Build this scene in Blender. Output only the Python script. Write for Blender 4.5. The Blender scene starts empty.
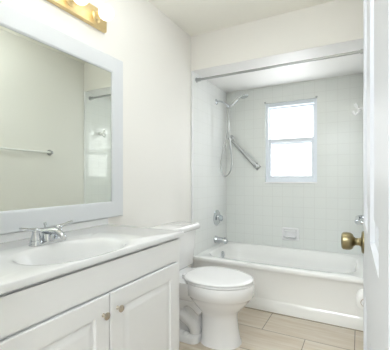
import bpy, bmesh, math
from math import sin, cos, pi, radians
from mathutils import Vector, Matrix

S = bpy.context.scene
COL = S.collection

# ------------------------------------------------------------------ camera
cam_d = bpy.data.cameras.new('camera')
cam = bpy.data.objects.new('camera', cam_d); COL.objects.link(cam)
cam.location = (0, 0, 1.10)
cam.rotation_euler = (radians(90), 0, radians(28.3))
cam_d.sensor_width = 36; cam_d.lens = 306/390*36
cam_d.shift_y = 4/390
cam_d.clip_start = 0.01
S.camera = cam

# ------------------------------------------------------------------ light
w = bpy.data.worlds.new('sky'); S.world = w; w.use_nodes = True
bg = w.node_tree.nodes['Background']
bg.inputs[0].default_value = (0.95, 0.97, 1.0, 1)
bg.inputs[1].default_value = 8.0

def area(name, loc, direction, sx, sy, power, color=(1, 1, 1), portal=False):
    d = bpy.data.lights.new(name, 'AREA'); d.shape = 'RECTANGLE'; d.size = sx; d.size_y = sy
    d.energy = power; d.color = color
    if portal: d.cycles.is_portal = True
    o = bpy.data.objects.new(name, d); COL.objects.link(o)
    o.location = loc
    o.rotation_euler = Vector(direction).to_track_quat('-Z', 'Y').to_euler()
    return o
area('window_portal', (-0.654, 3.47, 1.50), (0, -1, 0), 0.55, 0.88, 1, portal=True)
area('hall_fill_light', (-0.45, -1.3, 2.3), (-0.1, 1, -0.8), 1.2, 0.5, 47, (0.86, 0.925, 1.0))  # added fill from the hall side of the doorway, out of view
area('ceiling_fill_light', (-0.62, 1.35, 2.41), (0, 0, -1), 0.5, 0.5, 4.5, (0.87, 0.94, 1.0))  # added downward fill below the ceiling, no fixture there
area('upward_fill_light', (-0.38, 0.82, 2.0), (0.0, 0.0, 1), 0.32, 0.32, 9.5, (0.93, 0.97, 1.0))  # added upward fill to lift the ceiling, out of view

S.view_settings.view_transform = 'Standard'
S.view_settings.look = 'None'
S.view_settings.exposure = 0.01
S.view_settings.gamma = 1
S.view_settings.use_curve_mapping = False

# ------------------------------------------------------------------ materials
def lin(c):
    return tuple(((v/255)/12.92 if v/255 <= .04045 else ((v/255+.055)/1.055)**2.4) for v in c)

def mat(name, rgb, rough=.5, metal=0, spec=.5, bump=None, coat=0, var=0.0, vscale=8):
    m = bpy.data.materials.new(name); m.use_nodes = True
    nt = m.node_tree; b = nt.nodes['Principled BSDF']
    c = lin(rgb)
    b.inputs['Base Color'].default_value = (*c, 1)
    b.inputs['Roughness'].default_value = rough
    b.inputs['Metallic'].default_value = metal
    b.inputs['Specular IOR Level'].default_value = spec
    b.inputs['Coat Weight'].default_value = coat
    b.inputs['Coat Roughness'].default_value = .05
    tc = nt.nodes.new('ShaderNodeNewGeometry')
    if var:
        n = nt.nodes.new('ShaderNodeTexNoise'); n.inputs['Scale'].default_value = vscale
        nt.links.new(tc.outputs['Position'], n.inputs['Vector'])
        mx = nt.nodes.new('ShaderNodeMix'); mx.data_type = 'RGBA'
        mx.inputs[6].default_value = (*[v*(1-var) for v in c], 1)
        mx.inputs[7].default_value = (*[min(1, v*(1+var)) for v in c], 1)
        nt.links.new(n.outputs['Fac'], mx.inputs[0])
        nt.links.new(mx.outputs[2], b.inputs['Base Color'])
    if bump:
        sc, st = bump
        n = nt.nodes.new('ShaderNodeTexNoise'); n.inputs['Scale'].default_value = sc
        nt.links.new(tc.outputs['Position'], n.inputs['Vector'])
        bp = nt.nodes.new('ShaderNodeBump'); bp.inputs['Strength'].default_value = st
        bp.inputs['Distance'].default_value = .002
        nt.links.new(n.outputs['Fac'], bp.inputs['Height'])
        nt.links.new(bp.outputs['Normal'], b.inputs['Normal'])
    return m

def tile_mat(name, axes, w_, h_, tile, tile2, grout, mortar, rough, offset=0, origin=(0, 0), bump=.18, streak=None):
    m = bpy.data.materials.new(name); m.use_nodes = True
    nt = m.node_tree; b = nt.nodes['Principled BSDF']
    g = nt.nodes.new('ShaderNodeNewGeometry'); sp = nt.nodes.new('ShaderNodeSeparateXYZ')
    nt.links.new(g.outputs['Position'], sp.inputs[0])
    cb = nt.nodes.new('ShaderNodeCombineXYZ')
    for i, a in enumerate(axes):
        ad = nt.nodes.new('ShaderNodeMath'); ad.operation = 'SUBTRACT'
        nt.links.new(sp.outputs['XYZ'.index(a)], ad.inputs[0]); ad.inputs[1].default_value = origin[i]
        nt.links.new(ad.outputs[0], cb.inputs[i])
    br = nt.nodes.new('ShaderNodeTexBrick')
    br.offset = offset; br.squash = 1
    br.inputs['Scale'].default_value = 1
    br.inputs['Brick Width'].default_value = w_; br.inputs['Row Height'].default_value = h_
    br.inputs['Mortar Size'].default_value = mortar; br.inputs['Mortar Smooth'].default_value = .3
    br.inputs['Color1'].default_value = (*lin(tile), 1)
    br.inputs['Color2'].default_value = (*lin(tile2), 1)
    br.inputs['Mortar'].default_value = (*lin(grout), 1)
    nt.links.new(cb.outputs[0], br.inputs['Vector'])
    col = br.outputs['Color']
    if streak:
        mp = nt.nodes.new('ShaderNodeMapping'); mp.inputs['Scale'].default_value = (2.2, 26, 1)
        nt.links.new(cb.outputs[0], mp.inputs[0])
        n = nt.nodes.new('ShaderNodeTexNoise'); n.inputs['Scale'].default_value = 1; n.inputs['Detail'].default_value = 6
        n.inputs['Roughness'].default_value = .6
        nt.links.new(mp.outputs[0], n.inputs['Vector'])
        rp = nt.nodes.new('ShaderNodeValToRGB')
        rp.color_ramp.elements[0].position = .3; rp.color_ramp.elements[0].color = (*[v for v in lin(streak)], 1)
        rp.color_ramp.elements[1].position = .65; rp.color_ramp.elements[1].color = (1, 1, 1, 1)
        nt.links.new(n.outputs['Fac'], rp.inputs[0])
        mx = nt.nodes.new('ShaderNodeMix'); mx.data_type = 'RGBA'; mx.blend_type = 'MULTIPLY'
        mx.inputs[0].default_value = 1
        nt.links.new(col, mx.inputs[6]); nt.links.new(rp.outputs[0], mx.inputs[7])
        col = mx.outputs[2]
    nt.links.new(col, b.inputs['Base Color'])
    b.inputs['Roughness'].default_value = rough
    inv = nt.nodes.new('ShaderNodeMath'); inv.operation = 'SUBTRACT'; inv.inputs[0].default_value = 1
    nt.links.new(br.outputs['Fac'], inv.inputs[1])
    bp = nt.nodes.new('ShaderNodeBump'); bp.inputs['Strength'].default_value = bump; bp.inputs['Distance'].default_value = .0015
    nt.links.new(inv.outputs[0], bp.inputs['Height']); nt.links.new(bp.outputs['Normal'], b.inputs['Normal'])
    return m

M = {}
M['paint'] = mat('cream wall paint', (246, 244, 239), .55, bump=(90, .15))
M['ceiling'] = mat('ceiling paint', (254, 252, 243), .8, bump=(60, .2))
M['white'] = mat('white trim paint', (243, 244, 245), .3)
M['doorpaint'] = mat('white satin door paint', (220, 222, 226), .5, spec=.3)
M['soffit'] = mat('white soffit paint', (250, 249, 246), .5)
M['cab'] = mat('white cabinet lacquer', (251, 252, 253), .35)
M['marble'] = mat('cultured marble', (236, 237, 237), .12, coat=.3, var=.01, vscale=5)
M['porcelain'] = mat('white porcelain', (252, 252, 252), .07, coat=.5)
M['enamel'] = mat('tub enamel', (252, 252, 249), .12, coat=.3)
M['plastic'] = mat('white plastic', (250, 250, 250), .18)
M['chrome'] = mat('chrome', (205, 208, 212), .08, 1)
M['satin'] = mat('satin steel', (178, 180, 180), .28, 1)
M['nickel'] = mat('brushed nickel', (190, 180, 165), .3, 1)
M['brass'] = mat('polished brass', (236, 214, 164), .38, 1)
M['oldbrass'] = mat('antique brass', (146, 135, 104), .36, 1)
M['dark'] = mat('dark gap', (40, 38, 34), .8)
M['mirrorframe'] = mat('mirror frame paint', (224, 227, 230), .35)
M['mirror'] = mat('mirror silver', (228, 232, 224), 0.0, 1)
M['paper'] = mat('toilet paper', (248, 247, 244), .9, bump=(120, .4))
M['card'] = mat('cardboard', (170, 140, 105), .9)
M['vinyl'] = mat('window vinyl', (236, 242, 248), .35)
M['caulk'] = mat('beige floor caulk', (180, 168, 148), .8)
M['towelbar'] = mat('pale towel bar', (244, 245, 244), .15)
M['tile_x'] = tile_mat('white wall tile side', 'YZ', .108, .108, (244, 246, 244), (243, 245, 243), (236, 238, 235), .0020, .08, origin=(2.518, .37))
M['tile_y'] = tile_mat('white wall tile back', 'XZ', .108, .108, (238, 241, 237), (237, 240, 236), (229, 231, 227), .0020, .26, origin=(-1.38, .37))
M['floor'] = tile_mat('beige plank floor tile', 'XY', .60, .305, (224, 215, 200), (220, 210, 195), (140, 129, 112), .003, .28,
                      offset=.5, origin=(-.33, 2.205), streak=(232, 222, 208))

mg = bpy.data.materials.new('window glass'); mg.use_nodes = True
nt = mg.node_tree; nt.nodes.clear()
o_ = nt.nodes.new('ShaderNodeOutputMaterial'); t_ = nt.nodes.new('ShaderNodeBsdfTransparent'); g_ = nt.nodes.new('ShaderNodeBsdfGlossy')
g_.inputs['Roughness'].default_value = .02; mx_ = nt.nodes.new('ShaderNodeMixShader'); mx_.inputs[0].default_value = .06
nt.links.new(t_.outputs[0], mx_.inputs[1]); nt.links.new(g_.outputs[0], mx_.inputs[2]); nt.links.new(mx_.outputs[0], o_.inputs[0])
M['glass'] = mg
ml = bpy.data.materials.new('lit bulb'); ml.use_nodes = True
b_ = ml.node_tree.nodes['Principled BSDF']; b_.inputs['Base Color'].default_value = (.95, .95, .93, 1); b_.inputs['Roughness'].default_value = .1
b_.inputs['Emission Color'].default_value = (1, .88, .70, 1); b_.inputs['Emission Strength'].default_value = 1.3
M['bulb'] = ml
ma = bpy.data.materials.new('clear acrylic'); ma.use_nodes = True
b_ = ma.node_tree.nodes['Principled BSDF']; b_.inputs['Base Color'].default_value = (.85, .92, .95, 1); b_.inputs['Roughness'].default_value = .08
b_.inputs['Transmission Weight'].default_value = .6; b_.inputs['IOR'].default_value = 1.45
M['acrylic'] = ma

# ------------------------------------------------------------------ helpers
WL = {}
def empty(name, loc, label, cat, group=None):
    o = bpy.data.objects.new(name, None); COL.objects.link(o); o.location = loc
    o.empty_display_size = .05
    WL[o] = Vector(loc); o['label'] = label; o['category'] = cat
    if group: o['group'] = group
    return o

def tag(o, label, cat, group=None):
    o['label'] = label; o['category'] = cat
    if group: o['group'] = group
    return o

def struct(o, label=None):
    o['kind'] = 'structure'
    if label: o['label'] = label
    return o

def obj(name, bm, m, parent=None, bevel=0, seg=2, sharp=40, label=None, sub=0, smooth=True):
    bmesh.ops.recalc_face_normals(bm, faces=bm.faces)
    xs = [v.co.x for v in bm.verts]; ys = [v.co.y for v in bm.verts]; zs = [v.co.z for v in bm.verts]
    c = Vector(((min(xs)+max(xs))/2, (min(ys)+max(ys))/2, min(zs)))
    bmesh.ops.translate(bm, verts=bm.verts, vec=-c)
    for f in bm.faces: f.smooth = smooth
    for e in bm.edges:
        if len(e.link_faces) == 2 and e.calc_face_angle(0) > radians(sharp): e.smooth = False
    me = bpy.data.meshes.new(name); bm.to_mesh(me); bm.free()
    for mm in (m if isinstance(m, (list, tuple)) else [m]): me.materials.append(mm)
    o = bpy.data.objects.new(name, me); COL.objects.link(o)
    WL[o] = c
    if parent:
        o.parent = parent; o.location = c - WL[parent]
    else: o.location = c
    if bevel:
        md = o.modifiers.new('bevel', 'BEVEL'); md.width = bevel; md.segments = seg; md.limit_method = 'ANGLE'
        md.angle_limit = radians(35); md.harden_normals = True
    if sub:
        md = o.modifiers.new('sub', 'SUBSURF'); md.levels = sub; md.render_levels = sub
    if label: o['label'] = label
    return o

def bx(bm, lo, hi, mi=0):
    vs = [bm.verts.new((x, y, z)) for x in (lo[0], hi[0]) for y in (lo[1], hi[1]) for z in (lo[2], hi[2])]
    for f in ((0,1,3,2),(4,6,7,5),(0,4,5,1),(2,3,7,6),(0,2,6,4),(1,5,7,3)):
        fc = bm.faces.new([vs[i] for i in f]); fc.material_index = mi
    return bm

def box(name, lo, hi, m, parent=None, bevel=0, **k):
    return obj(name, bx(bmesh.new(), lo, hi), m, parent, bevel, **k)

def loft(bm, rings, cap0=True, cap1=True, closed=True, mi=0):
    R = [[bm.verts.new(p) for p in r] for r in rings]
    n = len(R[0])
    for a, b in zip(R, R[1:]):
        for i in range(n if closed else n-1):
            j = (i+1) % n
            bm.faces.new((a[i], a[j], b[j], b[i])).material_index = mi
    if cap0: bm.faces.new(R[0][::-1]).material_index = mi
    if cap1: bm.faces.new(R[-1]).material_index = mi
    return R

def frame_of(d):
    d = Vector(d).normalized()
    u = d.cross(Vector((0, 0, 1)))
    if u.length < 1e-3: u = Vector((1, 0, 0))
    u.normalize(); return u, d.cross(u).normalized()

def lathe(bm, base, axis, prof, n=28, mi=0):
    """prof: list of (distance along axis, radius)"""
    base = Vector(base); ax = Vector(axis).normalized(); u, v = frame_of(ax)
    rings = [[base + ax*t + (u*cos(2*pi*i/n) + v*sin(2*pi*i/n))*max(r, .0003) for i in range(n)] for t, r in prof]
    loft(bm, rings, mi=mi)
    return bm

def catmull(pts, k=8):
    P = [Vector(p) for p in pts]; P = [P[0]*2-P[1]] + P + [P[-1]*2-P[-2]]
    out = []
    for i in range(1, len(P)-2):
        for s in range(k):
            t = s/k; a, b, c, d = P[i-1:i+3]
            out.append(.5*((2*b)+(c-a)*t+(2*a-5*b+4*c-d)*t*t+(3*b-a-3*c+d)*t**3))
    out.append(P[-2]); return out

def tube(bm, pts, r, n=12, smooth=8, mi=0):
    P = catmull(pts, smooth) if smooth else [Vector(p) for p in pts]
    rr = r if isinstance(r, (list, tuple)) else [r]
    def rad(t):
        f = t*(len(rr)-1); i = min(int(f), len(rr)-2) if len(rr) > 1 else 0
        return rr[0] if len(rr) == 1 else rr[i]*(1-(f-i))+rr[i+1]*(f-i)
    u = None; rings = []
    for i, p in enumerate(P):
        d = (P[min(i+1, len(P)-1)]-P[max(i-1, 0)]).normalized()
        if u is None: u, v = frame_of(d)
        else:
            u = (u - d*u.dot(d)).normalized(); v = d.cross(u)
        R = rad(i/(len(P)-1))
        rings.append([p+(u*cos(2*pi*k/n)+v*sin(2*pi*k/n))*R for k in range(n)])
    loft(bm, rings, mi=mi)
    return bm

def rrect(cx, cy, hx, hy, r, z, n=6):
    pts = []
    for qx, qy, a0 in ((1, 1, 0), (-1, 1, 90), (-1, -1, 180), (1, -1, 270)):
        for k in range(n+1):
            a = radians(a0+90*k/n)
            pts.append((cx+qx*(hx-r)+r*cos(a), cy+qy*(hy-r)+r*sin(a), z))
    return pts

def ovoid(x0, x1, cy, w_, z, n=48, back=2.0, split=.45):
    """outline in plan: blunt back at x0, round front at x1"""
    cx = x0+(x1-x0)*split; pts = []
    for i in range(n):
        a = 2*pi*i/n; c, s = cos(a), sin(a)
        if c >= 0: x = cx+(x1-cx)*c; y = w_*s
        else:
            x = cx-(cx-x0)*abs(c)**(2/back); y = w_*math.copysign(abs(s)**(2/back), s)
        pts.append((x, cy+y, z))
    return pts

# ------------------------------------------------------------------ the room
XL, XR = -1.397, .062        # left and right walls
YN, YA, YB = .30, 2.518, 3.35  # near wall, tub opening, tiled back wall
H = 2.44; HS = 2.116
struct(box('floor', (-2.3, -1.7, -.05), (1.1, YB+.2, 0), M['floor']))
struct(box('ceiling', (XL-.1, YN-.12, H), (XR+.1, YA+.1, H+.05), M['ceiling']))
struct(box('wall_left', (XL-.1, YN-.12, 0), (XL, YB+.15, H), M['paint']))
struct(box('wall_right', (XR, YN-.12, 0), (XR+.1, YB+.15, H), M['paint']))
DX0, DX1 = -.75, .052          # doorway the picture is taken from
bm = bmesh.new(); bx(bm, (XL, YN-.12, 0), (DX0, YN, H)); bx(bm, (DX0, YN-.12, 2.06), (DX1, YN, H)); bx(bm, (DX1, YN-.12, 0), (XR, YN, H))
struct(obj('wall_near', bm, M['paint'], smooth=False))
bm = bmesh.new(); bx(bm, (XL, YA, HS), (XR, YB+.12, H))
for f in bm.faces:
    if all(abs(v.co.z-HS) < 1e-4 for v in f.verts): f.material_index = 1
struct(obj('wall_header', bm, [M['paint'], M['soffit']], smooth=False))
struct(box('wall_hall_back', (-2.3, -1.7, 0), (1.1, -1.6, H), M['ceiling']))
struct(box('wall_hall_left', (-2.3, -1.6, 0), (-2.2, YN-.12, H), M['ceiling']))
struct(box('wall_hall_right', (1.0, -1.6, 0), (1.1, YN-.12, H), M['ceiling']))
bm = bmesh.new(); bx(bm, (-2.2, YN-.12, 0), (XL-.1, YN, H)); bx(bm, (XR+.1, YN-.12, 0), (1.0, YN, H))
struct(obj('wall_hall_near', bm, M['ceiling'], smooth=False))
struct(box('ceiling_hall', (-2.3, -1.7, H), (1.1, YN-.12, H+.05), M['ceiling']))
# painted corner strips at the two sides of the tub opening
struct(box('trim_1', (XL, YA-.004, 0), (XL+.017, YA+.012, HS), M['white'], bevel=.002))
struct(box('trim_2', (XR-.017, YA-.004, 0), (XR, YA+.012, HS), M['white'], bevel=.002))
TXL, TXR = XL+.014, XR-.014
struct(box('wall_alcove_left', (XL, YA+.012, .36), (TXL, YB, HS), M['tile_x'], smooth=False))
struct(box('wall_alcove_right', (TXR, YA+.012, .36), (XR, YB, HS), M['tile_x'], smooth=False))
WX0, WX1, WZ0, WZ1 = -.922, -.386, 1.068, 1.935
bm = bmesh.new()
bx(bm, (XL, YB, 0), (WX0, YB+.12, HS)); bx(bm, (WX1, YB, 0), (XR, YB+.12, HS))
bx(bm, (WX0, YB, 0), (WX1, YB+.12, WZ0)); bx(bm, (WX0, YB, WZ1), (WX1, YB+.12, HS))
struct(obj('wall_alcove_back', bm, M['tile_y'], smooth=False))

# window: frame, two sashes with their panes, sill
win = empty('window_1', (-.654, YB, WZ0), 'white single-hung vinyl window over the tub', 'window'); del win['category']
struct(win)
def ring_frame(lo, hi, t, y0, y1):
    b = bmesh.new(); x0, z0 = lo; x1, z1 = hi
    l, r, bt, tp = t
    bx(b, (x0, y0, z0), (x0+l, y1, z1)); bx(b, (x1-r, y0, z0), (x1, y1, z1))
    bx(b, (x0+l, y0, z0), (x1-r, y1, z0+bt)); bx(b, (x0+l, y0, z1-tp), (x1-r, y1, z1))
    return b
obj('window_frame', ring_frame((WX0, WZ0), (WX1, WZ1), (.03,.03,.035,.045), YB+.022, YB+.09), M['vinyl'], win, .003)
ZM = 1.508
s1 = obj('upper_sash', ring_frame((WX0+.028, ZM-.033), (WX1-.028, WZ1-.043), (.022,.022,.055,.022), YB+.062, YB+.085), M['vinyl'], win, .002)
s2 = obj('lower_sash', ring_frame((WX0+.028, WZ0+.033), (WX1-.028, ZM+.032), (.03,.03,.035,.045), YB+.034, YB+.06), M['vinyl'], win, .002)
box('pane', (WX0+.045, YB+.072, ZM), (WX1-.045, YB+.076, WZ1-.055), M['glass'], s1)
box('pane', (WX0+.05, YB+.045, WZ0+.06), (WX1-.05, YB+.049, ZM), M['glass'], s2)
box('sash_lock', (-.68, YB+.028, ZM+.02), (-.63, YB+.045, ZM+.032), M['vinyl'], s2, .002)
box('window_sill', (WX0-.006, YB-.008, WZ0-.014), (WX1+.006, YB+.03, WZ0+.001), M['porcelain'], win, .003)
for i, x in enumerate((WX0-.002, WX1-.006)):
    b = bmesh.new(); bx(b, (x-.008, YB-.004, WZ1), (x+.012, YB+.001, WZ1+.016)); bx(b, (x-.002, YB-.016, WZ1+.004), (x+.006, YB-.003, WZ1+.012))
    tag(obj('curtain_bracket', b, M['satin'], bevel=.001), ('left' if i == 0 else 'right')+' one of the two tiny grey brackets at the upper corners of the window', 'bracket', 'tiny brackets above the window')

# ------------------------------------------------------------------ open door on the right
ang = math.atan(.016)
def door_pt(s, d, z):   # s along the leaf from the free edge, d depth behind its face
    return (.010+.015*s+d, 1.10-s, z)
DW, DT = .79, .031
bm = bmesh.new()
def dquad(s0, s1, z0, z1, d0, d1=None):
    pass
# leaf with six recessed moulded panels: grid of cells on the face
cols = [(.11, .335), (.445, .67)]
rows = [(.22, .80), (.98, 1.62), (1.73, 1.93)]
cs = sorted({0, DW, *[a for c in cols for a in c]}); rs = sorted({.012, 2.04, *[a for r in rows for a in r]})
for i in range(len(cs)-1):
    for j in range(len(rs)-1):
        a, b, z0, z1 = cs[i], cs[i+1], rs[j], rs[j+1]
        if (a, b) in cols and (z0, z1) in rows:
            prof = [(0, 0), (.002, .008), (.009, .010), (.012, .017), (.028, .017), (.050, .004)]
            rings = [[door_pt(a+o, d, z0+o), door_pt(b-o, d, z0+o), door_pt(b-o, d, z1-o), door_pt(a+o, d, z1-o)] for o, d in prof]
            loft(bm, rings, cap0=False)
        else:
            bm.faces.new([bm.verts.new(door_pt(*p)) for p in ((a, 0, z0), (b, 0, z0), (b, 0, z1), (a, 0, z1))])
def q(*ps): bm.faces.new([bm.verts.new(door_pt(*p)) for p in ps])
q((0, 0, .012), (0, 0, 2.04), (0, DT, 2.04), (0, DT, .012))
q((DW, 0, .012), (DW, 0, 2.04), (DW, DT, 2.04), (DW, DT, .012))
q((0, 0, 2.04), (DW, 0, 2.04), (DW, DT, 2.04), (0, DT, 2.04))
q((0, 0, .012), (DW, 0, .012), (DW, DT, .012), (0, DT, .012))
q((0, DT, .012), (DW, DT, .012), (DW, DT, 2.04), (0, DT, 2.04))
bmesh.ops.remove_doubles(bm, verts=bm.verts, dist=1e-5)
door = struct(obj('door_1', bm, M['doorpaint'], sharp=12))
kp = Vector(door_pt(.062, 0, .912))
b = bmesh.new(); lathe(b, kp, (-1, -.016, 0), [(0, .033), (.003, .033), (.006, .030), (.008, .014), (.013, .011), (.022, .011), (.027, .015), (.030, .022), (.036, .0255), (.046, .0265), (.056, .0255), (.060, .021), (.061, .012), (.0615, 0)], 32)
obj('door_knob', b, M['oldbrass'], door, label='antique brass door knob')
box('latch_plate', (.0135, 1.0995, .88), (.0335, 1.1012, .94), M['oldbrass'], door)
for z in (.25, 1.05, 1.8):
    b = bmesh.new(); lathe(b, (.047, .322, z), (0, 0, 1), [(0, .005), (.08, .005)], 10); obj('hinge', b, M['oldbrass'], door)
b = bmesh.new(); bx(b, (DX0, YN-.125, 0), (DX0+.018, YN+.005, 2.06)); bx(b, (DX0, YN-.125, 2.042), (DX1-.002, YN+.005, 2.06))
struct(obj('trim_3', b, M['white'], bevel=.002))

# ------------------------------------------------------------------ vanity
VX = -.855; VY0, VY1 = YN+.004, 1.41; ZC = .796
van = empty('vanity_cabinet', (-1.12, .87, 0), 'white two-door bathroom vanity cabinet under the sink top', 'cabinet')
b = bmesh.new()
x0, x1 = XL+.002, VX-.018
bx(b, (x0, VY0, .10), (x1, VY0+.016, ZC-.002)); bx(b, (x0, VY1-.017, .10), (x1, VY1-.001, ZC-.002))
bx(b, (x0, VY0+.016, .10), (x1, VY1-.017, .116)); bx(b, (x0, VY0+.016, .116), (x0+.006, VY1-.017, ZC-.002)); bx(b, (x0, VY0, 0), (VX-.08, VY1-.001, .10))
obj('carcass', b, M['cab'], van)
b = bmesh.new()
bx(b, (VX-.018, VY0, .10), (VX, VY1, .13)); bx(b, (VX-.018, VY0, .66), (VX, VY1, ZC-.004))
bx(b, (VX-.018, VY0, .13), (VX, .39, .66)); bx(b, (VX-.018, 1.345, .13), (VX, VY1, .66)); bx(b, (VX-.018, .84, .13), (VX, .90, .66))
obj('face_frame', b, M['cab'], van)
box('false_drawer_front', (VX+.001, .373, .674), (VX+.013, 1.388, ZC-.012), M['cab'], van, .0015)
def panel_door(y0, y1, z0, z1, ky):
    b = bmesh.new(); xf = VX+.017
    P = [(0, -.016), (0, -.003), (.003, 0), (.068, 0), (.072, -.009), (.080, -.010), (.106, -.001), (.110, -.001)]
    rings = [[(xf+d, y0+o, z0+o), (xf+d, y1-o, z0+o), (xf+d, y1-o, z1-o), (xf+d, y0+o, z1-o)] for o, d in P]
    loft(b, rings)
    d = obj('door', b, M['cab'], van, sharp=20)
    b = bmesh.new(); lathe(b, (xf-.001, ky, .595), (1, 0, 0), [(0, .0075), (.003, .007), (.006, .0045), (.012, .0045), (.015, .009), (.019, .0135), (.023, .0140), (.026, .011), (.0275, .005), (.028, 0)], 24)
    obj('knob', b, M['nickel'], d, label='brushed nickel knob')
panel_door(.373, .8715, .12, .664, .838)
panel_door(.8765, 1.370, .12, .664, .914)

# counter with integral basin
top = empty('sink_countertop', (-1.12, .87, ZC), 'glossy white cultured marble vanity top with an oval sink moulded in', 'countertop')
CX0, CX1, CY0, CY1, ZT = XL+.002, -.835, VY0, 1.424, .82
bcx, bcy, bax, bay = -1.005, .855, .150, .228
N = 96
def ell(a, sx=1.0, ex=2.3):
    c, s = cos(a), sin(a)
    return (math.copysign(abs(c)**(2/ex), c)*bax*sx, math.copysign(abs(s)**(2/ex), s)*bay*sx)
angs = [2*pi*i/N for i in range(N)]
pts = [(bcx+ell(a)[0], bcy+ell(a)[1]) for a in angs]
def rect_hit(px, py):
    dx, dy = px-bcx, py-bcy; ts = []
    if dx > 1e-9: ts.append((CX1-bcx)/dx)
    if dx < -1e-9: ts.append((CX0-bcx)/dx)
    if dy > 1e-9: ts.append((CY1-bcy)/dy)
    if dy < -1e-9: ts.append((CY0-bcy)/dy)
    t = min(ts); return (bcx+dx*t, bcy+dy*t)
rect = [rect_hit(*p) for p in pts]
for c in ((CX0, CY0), (CX0, CY1), (CX1, CY0), (CX1, CY1)):
    k = min(range(N), key=lambda i: (rect[i][0]-c[0])**2+(rect[i][1]-c[1])**2); rect[k] = c
bm = bmesh.new()
def ring_at(s, z): return [(bcx+ell(a, s)[0], bcy+ell(a, s)[1], z) for a in angs]
rings = [[(x, y, ZC) for x, y in rect], [(x, y, ZT-.004) for x, y in rect],
         [(min(max(x, CX0+.004), CX1-.004), min(max(y, CY0+.004), CY1-.004), ZT) for x, y in rect]]
rings += [ring_at(1.12, ZT), ring_at(1.05, ZT-.001), ring_at(1.0, ZT-.005), ring_at(.95, ZT-.016), ring_at(.90, ZT-.035), ring_at(.80, ZT-.075), ring_at(.66, ZT-.108), ring_at(.45, ZT-.128), ring_at(.2, ZT-.136), ring_at(.06, ZT-.138)]
loft(bm, rings, cap0=False)
obj('slab', bm, M['marble'], top, sharp=50)
b = bmesh.new(); lathe(b, (bcx, bcy, ZT-.1385), (0, 0, 1), [(0, .022), (.003, .022), (.004, .018), (.002, .012), (.003, 0)], 24)
obj('drain', b, M['chrome'], top, label='chrome sink drain')
box('backsplash', (XL+.001, CY0, ZT-.002), (XL+.016, CY1, ZT+.037), M['marble'], top, .003)

# faucet
FX, FY = -1.205, .875
fau = empty('sink_faucet', (FX, FY, ZT), 'chrome two-handle centerset faucet behind the oval sink', 'faucet')
b = bmesh.new()
rings = [rrect(FX, FY, .027*s, .082*s if s > .9 else .08*s, .026*s, ZT+z, 8) for s, z in ((1, .0005), (1, .006), (.96, .011), (.88, .015))]
loft(b, rings); obj('base_plate', b, M['chrome'], fau, sharp=50)
b = bmesh.new()
# broad tapering spout
prof = [(-.012, .052, .030, .012), (.012, .052, .026, .016), (.045, .056, .020, .015), (.075, .052, .015, .012), (.098, .040, .0125, .011), (.108, .028, .011, .010)]
rings = []
for dx, z, hw, hh in prof:
    rings.append([(FX+dx, FY+hw*cos(2*pi*k/20), ZT+z-.0+hh*sin(2*pi*k/20)) for k in range(20)])
loft(b, rings)
lathe(b, (FX, FY, ZT+.012), (0, 0, 1), [(0, .030), (.015, .027), (.035, .024), (.045, .018)], 24)
obj('spout', b, M['chrome'], fau, sharp=60)
b = bmesh.new(); lathe(b, (FX-.018, FY, ZT+.01), (0, 0, 1), [(0, .003), (.066, .003), (.068, .0065), (.078, .0065), (.080, .002)], 12)
obj('lift_rod', b, M['chrome'], fau)
for s in (-1, 1):
    b = bmesh.new(); hy = FY+s*.055
    lathe(b, (FX, hy, ZT+.010), (0, 0, 1), [(0, .027), (.008, .0255), (.012, .022), (.013, .0245), (.018, .022), (.034, .0165), (.046, .0135), (.047, .0155), (.055, .0155), (.062, .011), (.064, .002)], 24)
    h = obj('handle', b, M['chrome'], fau, sharp=50)
    b = bmesh.new()
    P = [Vector((FX+dx, hy+s*dy, ZT+.064+dz)) for dx, dy, dz in ((0, -.008, 0), (.002, .012, .003), (.003, .032, .007), (.003, .052, .012), (.002, .070, .016))]
    rings = []
    for p, (wd, th) in zip(P, ((.011, .009), (.011, .008), (.009, .006), (.010, .0055), (.008, .004))):
        rings.append([(p.x+wd*cos(2*pi*k/14), p.y, p.z+th*sin(2*pi*k/14)) for k in range(14)])
    loft(b, rings); obj('lever', b, M['chrome'], h, sharp=60)

# ------------------------------------------------------------------ mirror
MY0, MY1, MZ0, MZ1, FW = .42, 1.550, .859, 1.872, .10
mir = empty('wall_mirror', (XL, .98, MZ0), 'large wall mirror in a wide flat white frame above the vanity', 'mirror')
b = bmesh.new()
P = [(0, 0), (0, .022), (.006, .026), (FW-.008, .026), (FW, .021), (FW, .004)]
rings = [[(XL+.001+d, MY0+o, MZ0+o), (XL+.001+d, MY1-o, MZ0+o), (XL+.001+d, MY1-o, MZ1-o), (XL+.001+d, MY0+o, MZ1-o)] for o, d in P]
loft(b, rings, cap0=False, cap1=False)
obj('frame', b, M['mirrorframe'], mir, sharp=25)
box('glass', (XL+.004, MY0+FW-.005, MZ0+FW-.02), (XL+.017, MY1-FW+.005, MZ1-FW+.005), M['mirror'], mir, smooth=False)

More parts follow.
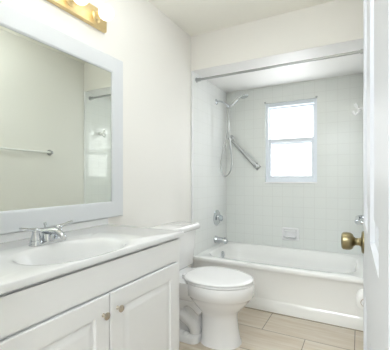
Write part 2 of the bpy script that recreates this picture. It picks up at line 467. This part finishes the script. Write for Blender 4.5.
# ------------------------------------------------------------------ light bar
lb = empty('vanity_light', (XL, 1.04, 2.01), 'polished brass strip light with round white globe bulbs above the mirror', 'light')
b = bmesh.new()
P = [(0, 0), (0, .018), (.004, .024), (.02, .027)]
y0, y1, z0, z1 = .67, 1.405, 2.005, 2.12
rings = [[(XL+.001+d, y0+o, z0+o), (XL+.001+d, y1-o, z0+o), (XL+.001+d, y1-o, z1-o), (XL+.001+d, y0+o, z1-o)] for o, d in P]
loft(b, rings); obj('back_plate', b, M['brass'], lb, sharp=25)
for k in range(4):
    by = 1.315-.183*k
    b = bmesh.new(); lathe(b, (XL+.027, by, 2.062), (1, 0, 0), [(0, .036), (.006, .034), (.010, .026), (.018, .022), (.034, .021), (.036, .024), (.038, .024)], 28)
    sk = obj('socket', b, M['brass'], lb)
    b = bmesh.new()
    r = .045; c = .106
    pr = [(.062, .013), (.066, .014)]+[(c-r*cos(a), r*sin(a)) for a in [radians(d) for d in range(24, 181, 12)]]
    lathe(b, (XL, by, 2.062), (1, 0, 0), pr, 28); obj('bulb', b, M['bulb'], lb, label='white globe bulb')

# ------------------------------------------------------------------ toilet
TY = 1.93
toi = empty('toilet', (-1.0, TY, 0), 'white porcelain toilet with closed lid between vanity and bathtub', 'toilet')
b = bmesh.new()
secs = [(-.975, -.700, .130, 0), (-.972, -.703, .128, .012), (-.968, -.712, .122, .03), (-.966, -.722, .117, .09), (-.966, -.730, .114, .16),
        (-.968, -.726, .118, .19), (-.985, -.706, .132, .215), (-1.01, -.676, .154, .245), (-1.04, -.645, .176, .28), (-1.06, -.628, .189, .305),
        (-1.068, -.617, .199, .312), (-1.07, -.615, .202, .375), (-1.068, -.619, .198, .386)]
loft(b, [ovoid(a+.004, c+.006, TY, w_, z*1.05, 56, 2.6) for a, c, w_, z in secs])
# rear base, deck under the tank
loft(b, [rrect(-1.10, TY, .15, .155, .05, 0), rrect(-1.10, TY, .15, .152, .05, .030), rrect(-1.10, TY, .145, .140, .05, .042), rrect(-1.10, TY, .14, .088, .04, .048), rrect(-1.10, TY, .14, .080, .04, .35)])
loft(b, [rrect(-1.13, TY, .17, .085, .05, .24), rrect(-1.15, TY, .19, .145, .05, .29), rrect(-1.17, TY, .20, .170, .05, .33), rrect(-1.17, TY, .20, .174, .05, .404), rrect(-1.18, TY, .195, .150, .05, .408)])
obj('bowl', b, M['porcelain'], toi, sharp=60)
for s in (-1, 1):
    b = bmesh.new()
    y = TY+s*.072
    tube(b, [(-.94, y, .20), (-.99, y, .245), (-1.05, y, .265), (-1.11, y, .235), (-1.125, y, .18), (-1.075, y, .14), (-1.02, y, .105), (-1.0, y, .06), (-1.01, y, .02)],
         [.045, .05, .05, .048, .046, .046, .046, .044, .04], 16)
    obj('trapway', b, M['porcelain'], toi, sharp=80)
    b = bmesh.new(); lathe(b, (-1.045, TY+s*.122, .036), (0, 0, 1), [(0, .021), (.012, .020), (.021, .016), (.027, .008), (.028, 0)], 20)
    obj('bolt_cap', b, M['plastic'], toi)
b = bmesh.new()
loft(b, [ovoid(-1.062, -.617, TY, w_, z, 56, 2.8) for w_, z in ((.195, .407), (.199, .410), (.199, .417), (.196, .420))])
obj('seat', b, M['plastic'], toi, sharp=70)
b = bmesh.new()
loft(b, [ovoid(-1.078, -.614+e, TY, w_, z, 56, 2.9) for e, w_, z in ((-.004, .195, .422), (0, .199, .425), (0, .199, .431), (-.006, .193, .436), (-.03, .170, .439), (-.10, .10, .440))])
obj('lid', b, M['plastic'], toi, sharp=70)
for s in (-1, 1):
    box('hinge', (-1.095, TY+s*.075-.018, .407), (-1.045, TY+s*.075+.018, .435), M['plastic'], toi, .005)
b = bmesh.new()
tx0, tx1 = XL+.012, -1.178
def tk(z, hy, f): return rrect((tx0+tx1-f)/2, TY+.044, (tx1-f-tx0)/2, hy, .035, z, 8)
loft(b, [tk(.408, .215, .02), tk(.42, .225, .014), tk(.55, .242, .006), tk(.698, .252, 0)])
obj('tank', b, M['porcelain'], toi, sharp=60)
b = bmesh.new()
def tl(z, e): return rrect((tx0+tx1)/2+.004, TY+.052, (tx1-tx0)/2+.014+e, .286+e, .035, z, 8)
loft(b, [tl(.695, -.004), tl(.699, 0), tl(.725, 0), tl(.735, -.005), tl(.739, -.016)])
obj('tank_lid', b, M['porcelain'], toi, sharp=60)
b = bmesh.new(); lathe(b, (tx1-.002, TY-.17, .655), (1, 0, 0), [(0, .014), (.008, .012), (.014, .006)], 16); tube(b, [(tx1+.014, TY-.17, .655), (tx1+.018, TY-.14, .652), (tx1+.018, TY-.10, .645)], [.006, .005, .006], 10)
obj('flush_lever', b, M['chrome'], toi)

# ------------------------------------------------------------------ bathtub
TZ = .372
tub = empty('bathtub', ((TXL+TXR)/2, 2.93, 0), 'white alcove bathtub with a straight apron below the tiled walls', 'bathtub')
ox0, ox1, oy0, oy1 = XL+.003, XR-.003, YA+.002, YB-.002
ix, iy = (ox0+ox1)/2, (oy0+oy1)/2+.008
N = 120
def sup(hx, hy, z, ex=5.0, dx=0, dy=0):
    out = []
    for i in range(N):
        a = 2*pi*(i+.5)/N; c, s = cos(a), sin(a)
        out.append((ix+dx+math.copysign(abs(c)**(2/ex), c)*hx, iy+dy+math.copysign(abs(s)**(2/ex), s)*hy, z))
    return out
inner = sup(.650, .330, TZ)
def hit(p):
    dx, dy = p[0]-ix, p[1]-iy; ts = []
    if dx > 1e-9: ts.append((ox1-ix)/dx)
    if dx < -1e-9: ts.append((ox0-ix)/dx)
    if dy > 1e-9: ts.append((oy1-iy)/dy)
    if dy < -1e-9: ts.append((oy0-iy)/dy)
    t = min(ts); return [ix+dx*t, iy+dy*t]
rc = [hit(p) for p in inner]
for c in ((ox0, oy0), (ox0, oy1), (ox1, oy0), (ox1, oy1)):
    k = min(range(N), key=lambda i: (rc[i][0]-c[0])**2+(rc[i][1]-c[1])**2); rc[k] = list(c)
def outer(z, e): return [(x, max(y, oy0+e), z) for x, y in rc]
def outs(z): return [(x, y, z) for x, y in rc]
b = bmesh.new()
rings = [outer(.335, .004), outer(.34, 0), outer(TZ-.010, 0), outer(TZ-.003, .003), outer(TZ, .010),
         sup(.658, .338, TZ+.000), sup(.650, .330, TZ-.004), sup(.642, .320, TZ-.018), sup(.628, .305, TZ-.10), sup(.600, .285, .14, 4.5), sup(.545, .262, .085, 4), sup(.48, .22, .066, 4), sup(.2, .1, .062, 3)]
loft(b, rings, cap0=False)
obj('basin', b, M['enamel'], tub, sharp=50)
# apron with a slightly proud foot band
pf = [(.340, .004), (.325, .013), (.105, .006), (.094, .004), (.088, -.002), (.0, -.002)]
b = bmesh.new()
loft(b, [[(x, oy0+d, z) for z, d in pf]+[(x, oy0+.05, 0), (x, oy0+.05, .340)] for x in (ox0, ox1)])
obj('apron', b, M['enamel'], tub, sharp=50)
box('caulk_line', (ox0, oy0-.006, 0), (ox1, oy0-.002, .004), M['caulk'], tub)
CYT = 3.03
b = bmesh.new(); lathe(b, (ix-.634, CYT, .290), (1, 0, .12), [(0, .030), (.008, .036), (.014, .034), (.013, .012), (.016, .012), (.016, 0)], 28)
obj('overflow_plate', b, M['chrome'], tub, label='chrome overflow plate')

# tub spout and valve on the left tile wall
sp = empty('tub_spout', (TXL, CYT, .43), 'chrome tub spout low on the tiled wall above the tub rim', 'spout')
b = bmesh.new()
rings = []
for dx, r, dz in ((0, .036, 0), (.006, .036, 0), (.010, .031, 0), (.05, .030, -.001), (.09, .028, -.003), (.130, .024, -.006), (.142, .019, -.009), (.147, .010, -.011)):
    rings.append([(TXL+dx, CYT+r*cos(2*pi*k/24), .445+dz+r*sin(2*pi*k/24)) for k in range(24)])
loft(b, rings); obj('body', b, M['chrome'], sp, sharp=60)
b = bmesh.new(); lathe(b, (TXL+.115, CYT, .452), (0, 0, 1), [(0, .003), (.02, .003), (.021, .006), (.028, .006), (.029, 0)], 12); obj('diverter_knob', b, M['chrome'], sp)
b = bmesh.new(); lathe(b, (TXL+.12, CYT, .408), (0, 0, 1), [(0, .014), (.03, .014)], 16); obj('outlet', b, M['chrome'], sp)
vv = empty('shower_valve', (TXL, 3.07, .67), 'round chrome shower valve with a clear knob on the tiled wall', 'shower valve')
b = bmesh.new(); lathe(b, (TXL, 3.07, .675), (1, 0, 0), [(0, .086), (.004, .086), (.010, .078), (.014, .05), (.016, .03), (.030, .022)], 36); obj('escutcheon', b, M['chrome'], vv)
b = bmesh.new(); lathe(b, (TXL+.028, 3.07, .675), (1, 0, 0), [(0, .016), (.006, .026), (.018, .034), (.03, .034), (.038, .027), (.042, .012), (.042, 0)], 12); obj('knob', b, M['acrylic'], vv, sharp=15, label='clear faceted knob')

# shower arm, holder, hand shower with hose
SY = 3.06
sa = empty('shower_pipe', (TXL, SY, 1.90), 'chrome shower arm with wall flange high on the tiled wall', 'shower arm')
b = bmesh.new(); tube(b, [(TXL, SY, 1.945), (TXL+.04, SY, 1.945), (TXL+.09, SY, 1.925), (TXL+.135, SY, 1.885)], .0095, 14); obj('arm', b, M['chrome'], sa)
b = bmesh.new(); lathe(b, (TXL, SY, 1.945), (1, 0, 0), [(0, .032), (.003, .031), (.010, .022), (.014, .012)], 28); obj('flange', b, M['chrome'], sa)
b = bmesh.new(); lathe(b, (TXL+.128, SY, 1.892), (.75, 0, -.66), [(0, .013), (.01, .016), (.035, .016), (.04, .011), (.05, .011)], 20); lathe(b, (TXL+.150, SY-.018, 1.872), (0, 1, 0), [(0, .012), (.036, .012)], 16)
obj('holder', b, M['chrome'], sa)
hs = empty('hand_shower', (TXL+.16, SY, 1.48), 'chrome hand shower resting in its holder with a long looping hose', 'hand shower')
A = Vector((TXL+.160, SY-.005, 1.862)); B = Vector((TXL+.272, SY+.0, 1.965)); 
b = bmesh.new(); tube(b, [A, A.lerp(B, .35), A.lerp(B, .8), B+Vector((.02, 0, .004))], [.010, .012, .011, .013], 16); obj('handle', b, M['chrome'], hs)
b = bmesh.new(); lathe(b, B+Vector((.045, 0, .016)), (.28, -.1, -1), [(0, .006), (.004, .022), (.012, .036), (.020, .040), (.026, .040), (.028, .034), (.028, 0)], 30); obj('spray_head', b, M['chrome'], hs)
b = bmesh.new()
tube(b, [(TXL+.160, SY-.005, 1.862), (TXL+.150, SY-.004, 1.83), (TXL+.140, SY-.01, 1.60), (TXL+.075, SY-.015, 1.36), (TXL+.060, SY-.015, 1.23), (TXL+.100, SY-.012, 1.13), (TXL+.160, SY-.005, 1.17), (TXL+.182, SY, 1.28), (TXL+.165, SY, 1.45), (TXL+.150, SY, 1.65), (TXL+.147, SY, 1.80), (TXL+.150, SY, 1.855)], .0078, 10, 10)
obj('hose', b, M['satin'], hs)

# grab bar on the back wall
def flange(bm, p, ax, n=26, k=1): lathe(bm, p, ax, [(0, .038*k), (.003, .038*k), (.009, .030*k), (.013, .018)], n)
gb = empty('grab_bar', (-1.165, YB, 1.23), 'brushed steel diagonal grab bar on the back tile wall left of the window', 'grab bar')
P0, P1 = Vector((-1.318, YB, 1.575)), Vector((-1.012, YB, 1.240)); o = Vector((0, -.055, 0)); dr = (P1-P0).normalized()
b = bmesh.new(); tube(b, [P0, P0+o*.6+dr*.004, P0+o+dr*.03, P0+o+dr*.12, P1+o-dr*.12, P1+o-dr*.03, P1+o*.6-dr*.004, P1], .0195, 18, 6); obj('rail', b, M['satin'], gb)
for p in (P0, P1):
    b = bmesh.new(); flange(b, p, (0, -1, 0), 4, 1.2); obj('flange', b, M['satin'], gb)

# ceramic soap dish
sd = empty('soap_dish', (-.652, YB, .44), 'white ceramic soap dish with a small handle on the back wall above the tub', 'soap dish')
b = bmesh.new()
cx, cz = -.650, .515
def rz(hx, hz, r, y): return [(x, y, z) for x, z, _ in rrect(cx, cz, hx, hz, r, 0)]
loft(b, [rz(.088, .068, .016, YB), rz(.088, .068, .016, YB-.006), rz(.082, .062, .014, YB-.013), rz(.070, .050, .012, YB-.013), rz(.062, .042, .012, YB-.003)])
obj('plate', b, M['porcelain'], sd, sharp=60)
b = bmesh.new(); loft(b, [rrect(cx, YB-.024, .060, .022, .014, .478), rrect(cx, YB-.030, .066, .030, .018, .492), rrect(cx, YB-.030, .060, .024, .016, .494), rrect(cx, YB-.026, .05, .018, .012, .484)])
obj('tray', b, M['porcelain'], sd, sharp=60)
b = bmesh.new(); tube(b, [(cx-.058, YB-.010, .552), (cx-.055, YB-.032, .552), (cx-.03, YB-.038, .552), (cx+.03, YB-.038, .552), (cx+.055, YB-.032, .552), (cx+.058, YB-.010, .552)], .0065, 10, 5)
obj('handle', b, M['porcelain'], sd)

# shower rod
rod = empty('shower_rod', ((TXL+TXR)/2, 2.60, 2.05), 'grey metal shower curtain rod spanning the tub opening below the soffit', 'curtain rod')
b = bmesh.new(); lathe(b, (TXL+.002, 2.60, 2.052), (1, 0, 0), [(0, .011), (TXR-TXL-.004, .011)], 20); obj('tube', b, M['satin'], rod)
for x, s in ((TXL, 1), (TXR, -1)):
    b = bmesh.new(); lathe(b, (x, 2.60, 2.052), (s, 0, 0), [(0, .024), (.003, .024), (.005, .017), (.042, .017), (.045, .014)], 22); obj('end_cap', b, M['satin'], rod)

# ------------------------------------------------------------------ right wall fittings
RX = TXR
rh = empty('robe_hook', (RX, 2.75, 1.60), 'pale robe hook on the tiled wall at the right end of the tub', 'robe hook')
b = bmesh.new(); lathe(b, (RX, 2.75, 1.655), (-1, 0, 0), [(0, .026), (.004, .026), (.010, .018), (.02, .011), (.05, .010)], 20); obj('post', b, M['towelbar'], rh)
b = bmesh.new()
tube(b, [(RX-.045, 2.75, 1.655), (RX-.065, 2.75, 1.665), (RX-.082, 2.75, 1.70)], [.010, .009, .011], 12)
tube(b, [(RX-.045, 2.75, 1.655), (RX-.060, 2.75, 1.625), (RX-.082, 2.75, 1.612), (RX-.097, 2.75, 1.640)], [.010, .009, .009, .011], 12)
tube(b, [(RX-.045, 2.715, 1.655), (RX-.050, 2.75, 1.655), (RX-.045, 2.785, 1.655)], [.009, .012, .009], 12)
obj('prongs', b, M['towelbar'], rh)
g2 = empty('grab_bar', (RX, 2.93, .70), 'chrome grab bar low on the tiled wall at the door end of the tub', 'grab bar')
P0, P1 = Vector((RX, 2.76, .755)), Vector((RX, 3.12, .755)); o = Vector((-.066, 0, 0)); dr = (P1-P0).normalized()
b = bmesh.new(); tube(b, [P0, P0+o*.6, P0+o+dr*.03, P0+o+dr*.12, P1+o-dr*.12, P1+o-dr*.03, P1+o*.6, P1], .019, 18, 6); obj('rail', b, M['chrome'], g2)
for p in (P0, P1):
    b = bmesh.new(); flange(b, p, (-1, 0, 0)); obj('flange', b, M['chrome'], g2)
tb = empty('towel_bar', (XR, 1.72, 1.35), 'pale towel bar on the wall opposite the mirror, seen reflected in it', 'towel bar')
for y in (2.07, 1.47):
    b = bmesh.new(); lathe(b, (XR, y, 1.372), (-1, 0, 0), [(0, .030), (.004, .030), (.010, .020), (.022, .012), (.024, .012), (.026, .018), (.038, .018), (.041, .012), (.041, 0)], 20)
    obj('bracket', b, M['satin'], tb)
b = bmesh.new(); lathe(b, (XR-.031, 1.455, 1.372), (0, 1, 0), [(0, .0095), (.63, .0095)], 16); obj('bar', b, M['towelbar'], tb)
# toilet paper
PY, PZ, PX = 1.70, .515, XR-.040
hd = empty('toilet_paper_holder', (XR, PY, PZ), 'small chrome toilet paper holder on the right wall behind the open door', 'toilet paper holder')
for y in (PY-.068, PY+.068):
    b = bmesh.new(); bx(b, (PX-.008, y-.004, PZ-.010), (XR, y+.004, PZ+.010)); obj('bracket', b, M['chrome'], hd, bevel=.002)
b = bmesh.new(); lathe(b, (PX, PY-.066, PZ), (0, 1, 0), [(0, .007), (.012, .007), (.0125, .0165), (.1195, .0165), (.12, .007), (.132, .007)], 20); obj('spindle', b, M['plastic'], hd)
tp = empty('toilet_paper_roll', (PX, PY, PZ-.05), 'white toilet paper roll peeking past the open door edge', 'toilet paper')
b = bmesh.new()
ro, ri = .036, .019
rings = [[(PX+r*cos(2*pi*k/36), PY+y, PZ+r*sin(2*pi*k/36)) for k in range(36)] for r, y in ((ri, -.052), (ro-.002, -.052), (ro, -.050), (ro, .050), (ro-.002, .052), (ri, .052), (ri, -.052))]
loft(b, rings, False, False); obj('roll', b, M['paper'], tp, sharp=50)
b = bmesh.new(); 
rings = [[(PX+r*cos(2*pi*k/24), PY+y, PZ+r*sin(2*pi*k/24)) for k in range(24)] for r, y in ((.0185, -.0525), (.0185, .0525), (.0175, .0525), (.0175, -.0525), (.0185, -.0525))]
loft(b, rings, False, False); obj('core', b, M['card'], tp)
b = bmesh.new(); bx(b, (PX-.0375, PY-.050, PZ-.06), (PX-.0360, PY+.050, PZ+.002)); obj('loose_sheet', b, M['paper'], tp)

# ceiling vent
cv = empty('ceiling_vent', (-.69, 1.99, H-.02), 'square white exhaust grille on the ceiling, only its corner in view', 'vent')
b = bmesh.new(); bx(b, (-.835, 1.86, H-.012), (-.555, 2.14, H)); obj('housing', b, M['white'], cv, .004)
b = bmesh.new()
for k in range(9): bx(b, (-.815, 1.885+.026*k, H-.016), (-.575, 1.895+.026*k, H-.011))
obj('louvres', b, M['satin'], cv)

# bowl and stem added around the upward fill light, above the frame
bl = empty('added_fill_bowl', (-.38, .82, 1.93), 'white hanging bowl added around the ceiling fill light, just above the picture', 'lamp')
b = bmesh.new(); lathe(b, (-.38, .82, 1.93), (0, 0, 1), [(0, .05), (.008, .12), (.03, .20), (.062, .245), (.064, .238), (.034, .195), (.016, .12), (.012, .02)], 40)
obj('bowl', b, M['plastic'], bl)
b = bmesh.new(); lathe(b, (-.38, .82, 1.94), (0, 0, 1), [(0, .006), (.47, .006), (.475, .045), (.499, .05)], 20)
obj('stem', b, M['satin'], bl)
